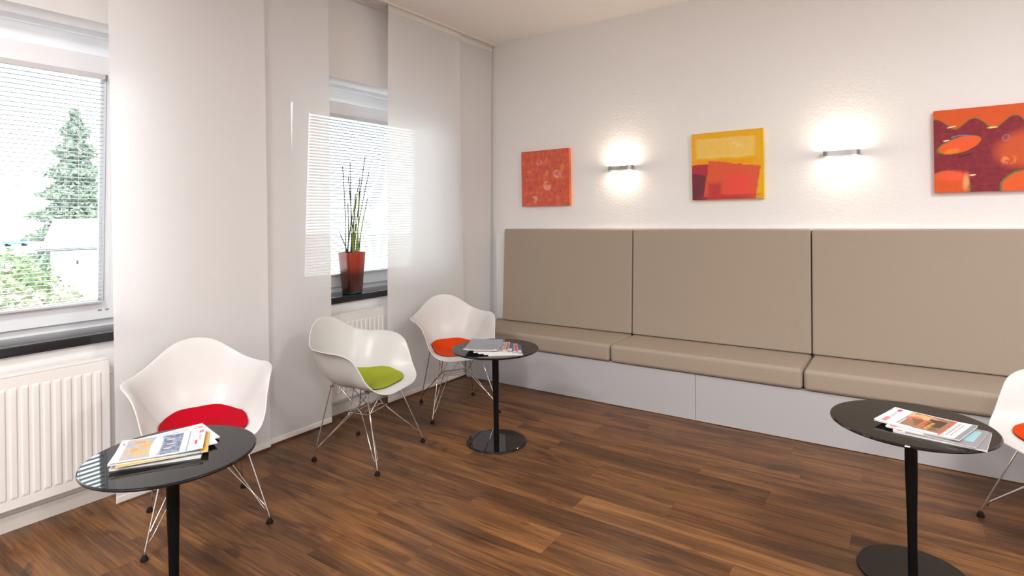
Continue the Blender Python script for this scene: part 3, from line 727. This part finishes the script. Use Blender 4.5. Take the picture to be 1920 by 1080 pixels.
pic2 = paint('canvas_yellow_red', YEL, [
    dict(k='noise', lo=0.4, hi=0.7, col=srgb(240, 170, 45), op=0.6), box(0.05, 0.75, 0.12, 0.3, srgb(240, 172, 60), op=0.5, soft=0.5),
    box(0.48, 0.765, 0.405, 0.145, srgb(240, 200, 105), soft=0.10), box(0.48, 0.765, 0.36, 0.10, srgb(238, 192, 80), soft=0.4, tex=(0.4, 0.6)), ell(0.65, 0.78, 0.10, 0.08, srgb(242, 205, 130), tex=(0.42, 0.6)),
    box(0.40, 0.555, 0.52, 0.035, srgb(240, 160, 20), soft=0.3), box(0.20, 0.25, 0.50, 0.275, srgb(175, 55, 65), soft=0.03), box(0.06, 0.14, 0.22, 0.245, srgb(115, 50, 62), soft=0.06, rot=-12),
    dict(k='box', c=(0.565, 0.255), r=(0.362, 0.275), rot=-9, col=srgb(222, 92, 58), soft=0.03), box(0.33, 0.13, 0.10, 0.12, srgb(190, 62, 58), soft=0.4), ell(0.66, 0.22, 0.20, 0.15, srgb(235, 80, 66), soft=0.5), box(0.55, 0.03, 0.33, 0.035, srgb(192, 62, 56), soft=0.5)],
    axes=('X', 'Z'), warp=0.032, wscale=4, mottle=0.08, mscale=16, brush=0.4)
MAR = srgb(128, 36, 48); ORG = srgb(218, 88, 32)
GRN = srgb(105, 120, 50)
pic3 = paint('canvas_maroon_orange', MAR, [
    dict(k='noise', lo=0.4, hi=0.7, col=srgb(150, 48, 56), op=0.6),
    dict(k='above', f=17.7, ph=1.13, a=0.062, v=0.822, slope=-0.03, col=GRN, soft=0.008), dict(k='above', f=17.7, ph=1.13, a=0.062, v=0.834, slope=-0.03, col=ORG, soft=0.012),
    ell(0.82, 0.48, 0.25, 0.20, srgb(205, 86, 46), soft=0.35, rot=18), ell(0.68, 0.36, 0.06, 0.05, srgb(235, 140, 70), soft=0.5, tex=(0.4, 0.6)),
    ell(0.235, 0.565, 0.215, 0.092, GRN, rot=17, soft=0.05), ell(0.245, 0.565, 0.205, 0.085, srgb(232, 96, 40), rot=17, soft=0.06), ell(0.24, 0.60, 0.10, 0.05, srgb(240, 92, 50), rot=17, soft=0.5), ell(0.18, 0.50, 0.07, 0.03, srgb(238, 130, 40), rot=12, soft=0.5),
    ell(0.125, 0.05, 0.225, 0.22, GRN, soft=0.02), ell(0.12, 0.05, 0.215, 0.215, ORG, soft=0.03), ell(0.17, 0.20, 0.14, 0.06, srgb(238, 92, 60), soft=0.5), ell(0.30, 0.12, 0.03, 0.09, srgb(232, 160, 110), soft=0.6),
    ell(0.86, 0.03, 0.26, 0.215, GRN, soft=0.02), ell(0.875, 0.025, 0.255, 0.205, srgb(228, 94, 42), soft=0.03),
    dict(k='ring', c=(0.25, 0.66), r=(0.07, 0.02), w=0.25, half=-1, col=srgb(120, 125, 170), soft=0.2), dict(k='ring', c=(0.66, 0.62), r=(0.03, 0.035), w=0.15, col=srgb(150, 130, 170), soft=0.2, op=0.7), ell(0.17, 0.785, 0.045, 0.008, srgb(235, 215, 180), rot=12, soft=0.2), ell(0.545, 0.745, 0.045, 0.01, srgb(225, 205, 140), rot=4, soft=0.2), ell(0.12, 0.63, 0.03, 0.008, srgb(235, 215, 190), rot=15, soft=0.2), ell(0.36, 0.20, 0.03, 0.008, srgb(240, 225, 200), soft=0.2), ell(0.30, 0.44, 0.08, 0.012, srgb(75, 45, 40), rot=15, soft=0.4)],
    axes=('X', 'Z'), warp=0.022, wscale=5, mottle=0.10, mscale=18, brush=0.4)
mo, my, mr_ = mat('canvas_edge_orange', srgb(248, 118, 25), 0.6), mat('canvas_edge_yellow', srgb(240, 205, 10), 0.6), mat('canvas_edge_red', srgb(205, 60, 70), 0.6)
for (x0, x1, z0, z1, pm, em, lab) in ((-2.988, -2.477, 1.533, 2.047, pic1, mo, 'square orange canvas with pale blotches left of the wall lamps'),
        (-1.377, -0.855, 1.546, 2.062, pic2, my, 'square yellow and red canvas between the two wall lamps'),
        (0.147, 0.670, 1.549, 2.064, pic3, mr_, 'square maroon canvas with orange shapes cut off at right edge')):
    cx, cz = (x0 + x1) / 2, (z0 + z1) / 2; a, b = (x1 - x0) / 2, (z1 - z0) / 2
    root = empty('canvas_painting', (cx, YB, cz)); tag(root, lab, 'painting', 'abstract canvases on the back wall')
    MB().box(-a + 0.0008, a - 0.0008, -0.0385, -0.001, -b + 0.0008, b - 0.0008).build('stretcher_edge', em, root)
    MB().box(-a, a, -0.040, -0.0382, -b, b).build('painted_front', pm, root)

# ------------------------------------------------------------------ wall lamps
def stadium(hw, d, n=10, inset=0.0, pinch=0.0):
    """outline in X-Y: flat at the wall side, rounded ends, slightly waisted front"""
    r = d / 2 - inset; pts = []
    cxr = hw - d / 2
    for k in range(n + 1):
        a = pi / 2 - pi * k / n; pts.append((cxr + r * cos(a), r * sin(a)))
    for k in range(1, 8):
        t = k / 8; pts.append((cxr * (1 - 2 * t), -r + pinch * sin(pi * t)))
    for k in range(n + 1):
        a = -pi / 2 - pi * k / n; pts.append((-cxr + r * cos(a), r * sin(a)))
    return pts
mat_glow = emis('lamp_diffuser', (1.0, 0.87, 0.68, 1), 4.0)
def sconce(x, z, label):
    D = 0.075; hh = 0.0185
    root = empty('wall_lamp', (x, YB - D / 2 - 0.006, z)); tag(root, label, 'wall lamp', 'aluminium wall lamps')
    o, i_ = stadium(0.111, D, pinch=0.006), stadium(0.111, D, inset=0.004, pinch=0.006); n = len(o); mb = MB()
    for pts, zz in ((o, -hh), (o, hh), (i_, hh), (i_, -hh)): mb.v += [(p[0], p[1], zz) for p in pts]
    for q in range(4):
        for k in range(n):
            a, b = q * n + k, q * n + (k + 1) % n; c, d = ((q + 1) % 4) * n + (k + 1) % n, ((q + 1) % 4) * n + k; mb.f.append((a, b, c, d))
    mb.build('housing', mat_alu, root, smooth=40)
    MB().box(-0.06, 0.06, D / 2 - 0.004, D / 2 + 0.0058, -0.017, 0.017).build('wall_mount', mat_alu, root)
    g = stadium(0.105, D - 0.012, inset=0.0, pinch=0.006)
    for zz in (0.008, -0.014): MB().prism(g, 'z', zz, zz + 0.006).build('diffuser', mat_glow, root)
    for s in (1, -1):
        l = bpy.data.lights.new('lamp_light', 'AREA'); l.shape = 'RECTANGLE'; l.size = 0.16; l.size_y = 0.034; l.energy = SCONCE_W * (1.0 if s > 0 else 0.62); l.color = (1.0, 0.83, 0.62)
        lo = bpy.data.objects.new('lamp_light', l); COL.objects.link(lo); lo.parent = root; lo.location = (0, 0, s * 0.0175); lo.rotation_euler = (0 if s < 0 else pi, 0, 0)
    return root
sconce(-1.975, 1.835, 'aluminium wall lamp glowing up and down, left of the yellow canvas')
sconce(-0.360, 1.838, 'aluminium wall lamp glowing up and down, right of the yellow canvas')

# ------------------------------------------------------------------ potted reeds on the sill
m, nt, p = newmat('red_glass_vase')
tc = nt.nodes.new('ShaderNodeTexCoord'); sp = nt.nodes.new('ShaderNodeSeparateXYZ'); nt.links.new(tc.outputs['Generated'], sp.inputs[0])
cr = nt.nodes.new('ShaderNodeValToRGB'); nt.links.new(sp.outputs['Z'], cr.inputs[0]); e = cr.color_ramp.elements
e[0].position = 0.0; e[0].color = srgb(66, 27, 20); e[1].position = 1.0; e[1].color = srgb(176, 62, 42)
q = e.new(0.42); q.color = srgb(74, 29, 21); q = e.new(0.65); q.color = srgb(152, 54, 38)
nt.links.new(cr.outputs[0], p.inputs['Base Color']); p.inputs['Roughness'].default_value = 0.12; p.inputs['Coat Weight'].default_value = 0.4
mat_vase = m
mat_vbase = mat('green_glass_foot', srgb(20, 70, 55), 0.1)
mat_cane = mat('green_cane', srgb(120, 150, 60), 0.5, var=0.35, varscale=14); mat_reed = mat('dark_reed', srgb(48, 62, 48), 0.5, var=0.4, varscale=40); mat_ycane = mat('yellow_green_cane', srgb(165, 170, 60), 0.5, var=0.2, varscale=20)
PX, PY, PZ = -3.540, 2.898, 0.8625
pot = empty('potted_reeds', (PX, PY, PZ), rad(0)); tag(pot, 'tall green reeds in a tapered red glass vase on the window sill', 'potted plant')
def sq(r, n=40, e_=5.0):
    out = []
    for k in range(n):
        a = 2 * pi * k / n; c, s = cos(a), sin(a)
        out.append((r * math.copysign(abs(c) ** (2 / e_), c), r * math.copysign(abs(s) ** (2 / e_), s)))
    return out
def taper(levels, name, m_, par):
    mb = MB(); n = 40
    for r, z in levels: mb.v += [(a, b, z) for a, b in sq(r)]
    for i in range(len(levels) - 1):
        for k in range(n):
            a, b = i * n + k, i * n + (k + 1) % n; mb.f.append((a, b, b + n, a + n))
    mb.f.append(tuple(reversed(range(n)))); mb.f.append(tuple((len(levels) - 1) * n + k for k in range(n)))
    return mb.build(name, m_, par, smooth=50)
S = 0.86
vs = taper([(0.072 * S, 0.016), (0.076 * S, 0.06), (0.088 * S, 0.20), (0.098 * S, 0.32), (0.094 * S, 0.321), (0.092 * S, 0.30), (0.05 * S, 0.295)], 'vase', mat_vase, pot)
taper([(0.066 * S, 0.0), (0.071 * S, 0.003), (0.072 * S, 0.016)], 'glass_foot', mat_vbase, vs)
rnd = random.Random(3)
for k, (dy, h) in enumerate(((-0.094, 0.98), (-0.045, 0.90), (0.010, 1.02), (0.105, 1.07), (0.185, 0.95), (0.150, 0.74), (0.075, 0.90), (-0.100, 0.46), (-0.070, 0.70), (0.040, 0.84))):      # thin dark reeds
    b0 = Vector((rnd.uniform(-0.03, 0.03), -0.05 + 0.10 * (k * 7 % 10) / 9 if abs(dy) < 0.06 else math.copysign(0.045, dy), 0.29)); t1 = Vector((rnd.uniform(-0.02, 0.06), dy, h))
    MB().tube(spline([b0, b0.lerp(t1, 0.45) + Vector((0, -dy * 0.10, 0)), t1], 5), 0.0040, 6).build('reed', mat_reed, pot, smooth=60)
for k in range(11):     # thicker canes
    a = rnd.uniform(0, 2 * pi); r_ = rnd.uniform(0.005, 0.045); dx, dy = rnd.uniform(-0.02, 0.04), rnd.uniform(0.0, 0.06); h = rnd.uniform(0.42, 0.82)
    b0 = Vector((r_ * cos(a), r_ * sin(a), 0.29)); t1 = Vector((b0.x + dx, b0.y + dy, h)); pts, rr = [], []
    for j in range(9):
        pts.append(b0.lerp(t1, j / 8)); rr.append((0.0055 if j % 2 else 0.0046) * (1 - 0.35 * j / 8))
    MB().tube(pts, rr, 7).build('cane', mat_cane if k % 3 else mat_ycane, pot, smooth=60)
mat_raffia = mat('pale_raffia', srgb(225, 205, 180), 0.7)
side = Vector((0.02, -0.098, 0))
MB().tube(spline([(side.x * (1 + 0.10 * (k % 2)), side.y * (1 + 0.10 * (k % 2)), 0.315 - 0.018 * k) for k in range(7)], 4), 0.0022, 6).build('raffia_strand', mat_raffia, pot, smooth=60)

# ------------------------------------------------------------------ ceiling fill lights, added out of view to brighten the room
mat_fill = emis('fill_diffuser', (1.0, 0.93, 0.84, 1), 3.0)
for (x, y, lab) in ((-1.9, -0.6, 'added square ceiling fill light behind the camera near the windows'), (0.9, -0.6, 'added square ceiling fill light behind the camera near the right wall'), (1.3, 1.9, 'added square ceiling fill light above the right side of the room'), (-0.4, -2.1, 'added square ceiling fill light at the rear of the room')):
    root = empty('ceiling_fill_light', (x, y, ZC)); tag(root, lab, 'added fill light', 'added fill lights')
    a = 0.31
    fr = MB().box(-a, a, -a, -a + 0.02, -0.045, -0.001).box(-a, a, a - 0.02, a, -0.045, -0.001).box(-a, -a + 0.02, -a + 0.02, a - 0.02, -0.045, -0.001).box(a - 0.02, a, -a + 0.02, a - 0.02, -0.045, -0.001)
    fr.build('frame', mat_white, root); MB().box(-a + 0.02, a - 0.02, -a + 0.02, a - 0.02, -0.035, -0.030).build('diffuser', mat_fill, root)
    l = bpy.data.lights.new('fill_area_light', 'AREA'); l.size = 0.56; l.energy = FILL_W; l.color = (1.0, 0.985, 0.975)
    lo = bpy.data.objects.new('fill_area_light', l); COL.objects.link(lo); lo.parent = root; lo.location = (0, 0, -0.047)

# ------------------------------------------------------------------ outside
GZ = -3.2
mat_ground = mat('pale_yard', (0.42, 0.43, 0.42, 1), 0.9, var=0.15, varscale=0.6)
gd = MB().box(-160, XO - 0.05, -60, 120, GZ - 0.2, GZ).build('ground', mat_ground); tag(gd, kind='structure')
def ray(px, py): return rt * ((px - 960) / FPX) - up * ((py - CY) / FPX) + fw
def at(px, py, d): return EYE + ray(px, py) * d
def foliage(name, m_, parent, pts, size, rn):
    mb = MB()
    for p_ in pts:
        d1 = Vector((rn.gauss(0, 1), rn.gauss(0, 1), rn.gauss(0, 0.7))).normalized(); d2 = d1.cross(Vector((rn.gauss(0, 1), rn.gauss(0, 1), rn.gauss(0, 1)))).normalized()
        s = size * rn.uniform(0.6, 1.3); k = len(mb.v)
        mb.v += [tuple(p_ - d1 * s), tuple(p_ + d2 * s * 0.4), tuple(p_ + d1 * s), tuple(p_ - d2 * s * 0.4)]; mb.f.append((k, k + 1, k + 2, k + 3))
    me = bpy.data.meshes.new(name); me.from_pydata(mb.v, [], mb.f); me.materials.append(m_)
    o = link(name, me, parent); tag(o, kind='stuff'); return o
mat_fir = mat('fir_needles', (0.18, 0.225, 0.165, 1), 0.8, var=0.4, varscale=2.0); mat_bark = mat('bark', (0.2, 0.15, 0.11, 1), 0.9)
mat_bush = mat('bush_leaves', (0.16, 0.21, 0.10, 1), 0.8, var=0.4, varscale=3.0); mat_hedge = mat('pale_hedge_leaves', (0.28, 0.28, 0.20, 1), 0.8, var=0.3, varscale=4.0)
rn = random.Random(11)
tpos = at(142, 300, 30.0); TH_ = at(136, 203, 30.0).z - GZ
fir = empty('fir_tree', (tpos.x, tpos.y, GZ)); tag(fir, 'tall pointed fir tree seen through the left window', 'tree')
MB().tube([(0, 0, 0), (0, 0, TH_ * 0.5), (0, 0, TH_ * 0.97)], [0.20, 0.12, 0.02], 8).build('trunk', mat_bark, fir, smooth=60)
pts = []
for k in range(13000):
    t = rn.random() ** 0.65; z = TH_ * (1 - t * 0.9); R_ = 0.15 + 3.1 * t ** 0.8
    lob = 0.75 + 0.25 * sin(z * 6.0 + rn.uniform(-0.4, 0.4)); r_ = R_ * lob * rn.random() ** 0.45; a = rn.uniform(0, 2 * pi)
    pts.append(Vector((r_ * cos(a), r_ * sin(a), z - 0.25 * r_)))
foliage('needles', mat_fir, fir, pts, 0.16, rn)
def bush(px, py, d, r_, h, m_, lab, grp='bushes below the left window'):
    c = at(px, py, d); base_z = GZ; H = c.z - GZ
    b = empty('bush', (c.x, c.y, GZ)); tag(b, lab, 'bush', grp)
    for k in range(3):
        a = 2.1 * k; MB().tube([(0, 0, 0), (0.2 * r_ * cos(a), 0.2 * r_ * sin(a), H * 0.5), (0.5 * r_ * cos(a), 0.5 * r_ * sin(a), H * 0.85)], [0.05, 0.035, 0.015], 6).build('stem', mat_bark, b)
    pp = []
    for k in range(2600):
        v = Vector((rn.gauss(0, 1), rn.gauss(0, 1), rn.gauss(0, 1))).normalized() * rn.random() ** 0.33
        pp.append(Vector((v.x * r_, v.y * r_, H * 0.55 + v.z * H * 0.45)))
    foliage('leaves', m_, b, pp, 0.10, rn)
bush(10, 462, 17, 1.0, 1.5, mat_bush, 'green bush furthest left below the blue car in the left window')
bush(62, 488, 14, 0.9, 1.2, mat_bush, 'green bush in front of the white shed in the left window')
bush(112, 530, 10.5, 0.7, 1.0, mat_hedge, 'pale hedge bush low in the left window beside the shed')
bush(10, 520, 11.5, 0.8, 1.0, mat_hedge, 'pale hedge bush low at the left edge of the window')
bush(170, 545, 8.5, 0.6, 1.0, mat_hedge, 'pale hedge bush at the lower right of the left window')
# white shed with a lean-to roof
c0 = at(76, 470, 20.0); ez = c0.z; dirx = at(180, 467, 21.0) - c0; dirx.z = 0; dirx.normalize(); dirb = at(106, 412, 25.5) - c0; dirb.z = 0; dirb.normalize()
shed = empty('shed', (c0.x, c0.y, GZ)); tag(shed, 'white shed with a pale roof seen through the left window', 'building')
mat_shed = mat('white_render', (0.86, 0.86, 0.86, 1), 0.8); mat_roof = mat('pale_roof', (0.80, 0.81, 0.82, 1), 0.6); mat_eave = mat('grey_eave', (0.05, 0.055, 0.065, 1), 0.6)
Ls, Ds, Hs, Rs = 7.0, 5.0, ez - GZ, 1.08
def P3(a, b, z): v = dirx * a + dirb * b; return (v.x, v.y, z)
MB().hexa([P3(0.25, 0.25, 0), P3(Ls, 0.25, 0), P3(0.25, Ds, 0), P3(Ls, Ds, 0), P3(0.25, 0.25, Hs), P3(Ls, 0.25, Hs), P3(0.25, Ds, Hs + Rs - 0.15), P3(Ls, Ds, Hs + Rs - 0.15)]).build('wall', mat_shed, shed)
MB().hexa([P3(0, 0, Hs), P3(Ls + 0.2, 0, Hs), P3(0, Ds + 0.2, Hs + Rs), P3(Ls + 0.2, Ds + 0.2, Hs + Rs), P3(0, 0, Hs + 0.06), P3(Ls + 0.2, 0, Hs + 0.06), P3(0, Ds + 0.2, Hs + Rs + 0.06), P3(Ls + 0.2, Ds + 0.2, Hs + Rs + 0.06)]).build('roof', mat_roof, shed)
MB().hexa([P3(0, -0.10, Hs - 0.04), P3(Ls + 0.2, -0.10, Hs - 0.04), P3(0, 0.0, Hs - 0.04), P3(Ls + 0.2, 0.0, Hs - 0.04), P3(0, -0.10, Hs + 0.05), P3(Ls + 0.2, -0.10, Hs + 0.05), P3(0, 0.0, Hs + 0.05), P3(Ls + 0.2, 0.0, Hs + 0.05)]).build('gutter', mat_eave, shed)
# far blue car
cc = at(30, 450, 118.0)
car = empty('car', (cc.x, cc.y, GZ), rad(62)); tag(car, 'small blue car parked far away, seen through the left window', 'car')
mat_carblue = mat('blue_car_paint', srgb(70, 130, 200), 0.3)
sidep = [(-2.1, 0.35), (2.1, 0.35), (2.15, 0.75), (1.3, 0.95), (0.7, 1.42), (-1.2, 1.45), (-1.95, 0.98), (-2.15, 0.8)]
MB().prism(sidep, 'y', -0.85, 0.85).build('body', mat_carblue, car, bevel=0.06)
MB().prism([(0.95, 1.0), (0.6, 1.36), (-1.1, 1.38), (-1.65, 1.0)], 'y', -0.86, 0.86).build('side_window', mat_tassel, car)
for sx in (-1.3, 1.35):
    for sy in (-0.8, 0.8): MB().tube([(sx, sy - 0.1, 0.32), (sx, sy + 0.1, 0.32)], 0.32, 16).build('wheel', mat_rubber, car)
fb = at(25, 420, 150.0)
far = empty('office_building', (fb.x, fb.y, GZ), rad(70)); tag(far, 'long low pale grey building on the horizon in the left window', 'building')
mat_far = mat('pale_grey_facade', (0.55, 0.56, 0.60, 1), 0.8); mat_farw = mat('far_window_glass', (0.25, 0.28, 0.34, 1), 0.2)
MB().box(-22, 9, -5, 5, 0, 6.6).build('wall', mat_far, far); MB().box(-22.3, 9.3, -5.3, 5.3, 6.6, 7.0).build('roof', mat_roof, far)
for k in range(9): MB().box(-20 + 3.2 * k, -18 + 3.2 * k, -5.1, -5.0, 3.4, 5.0).build('window', mat_farw, far)
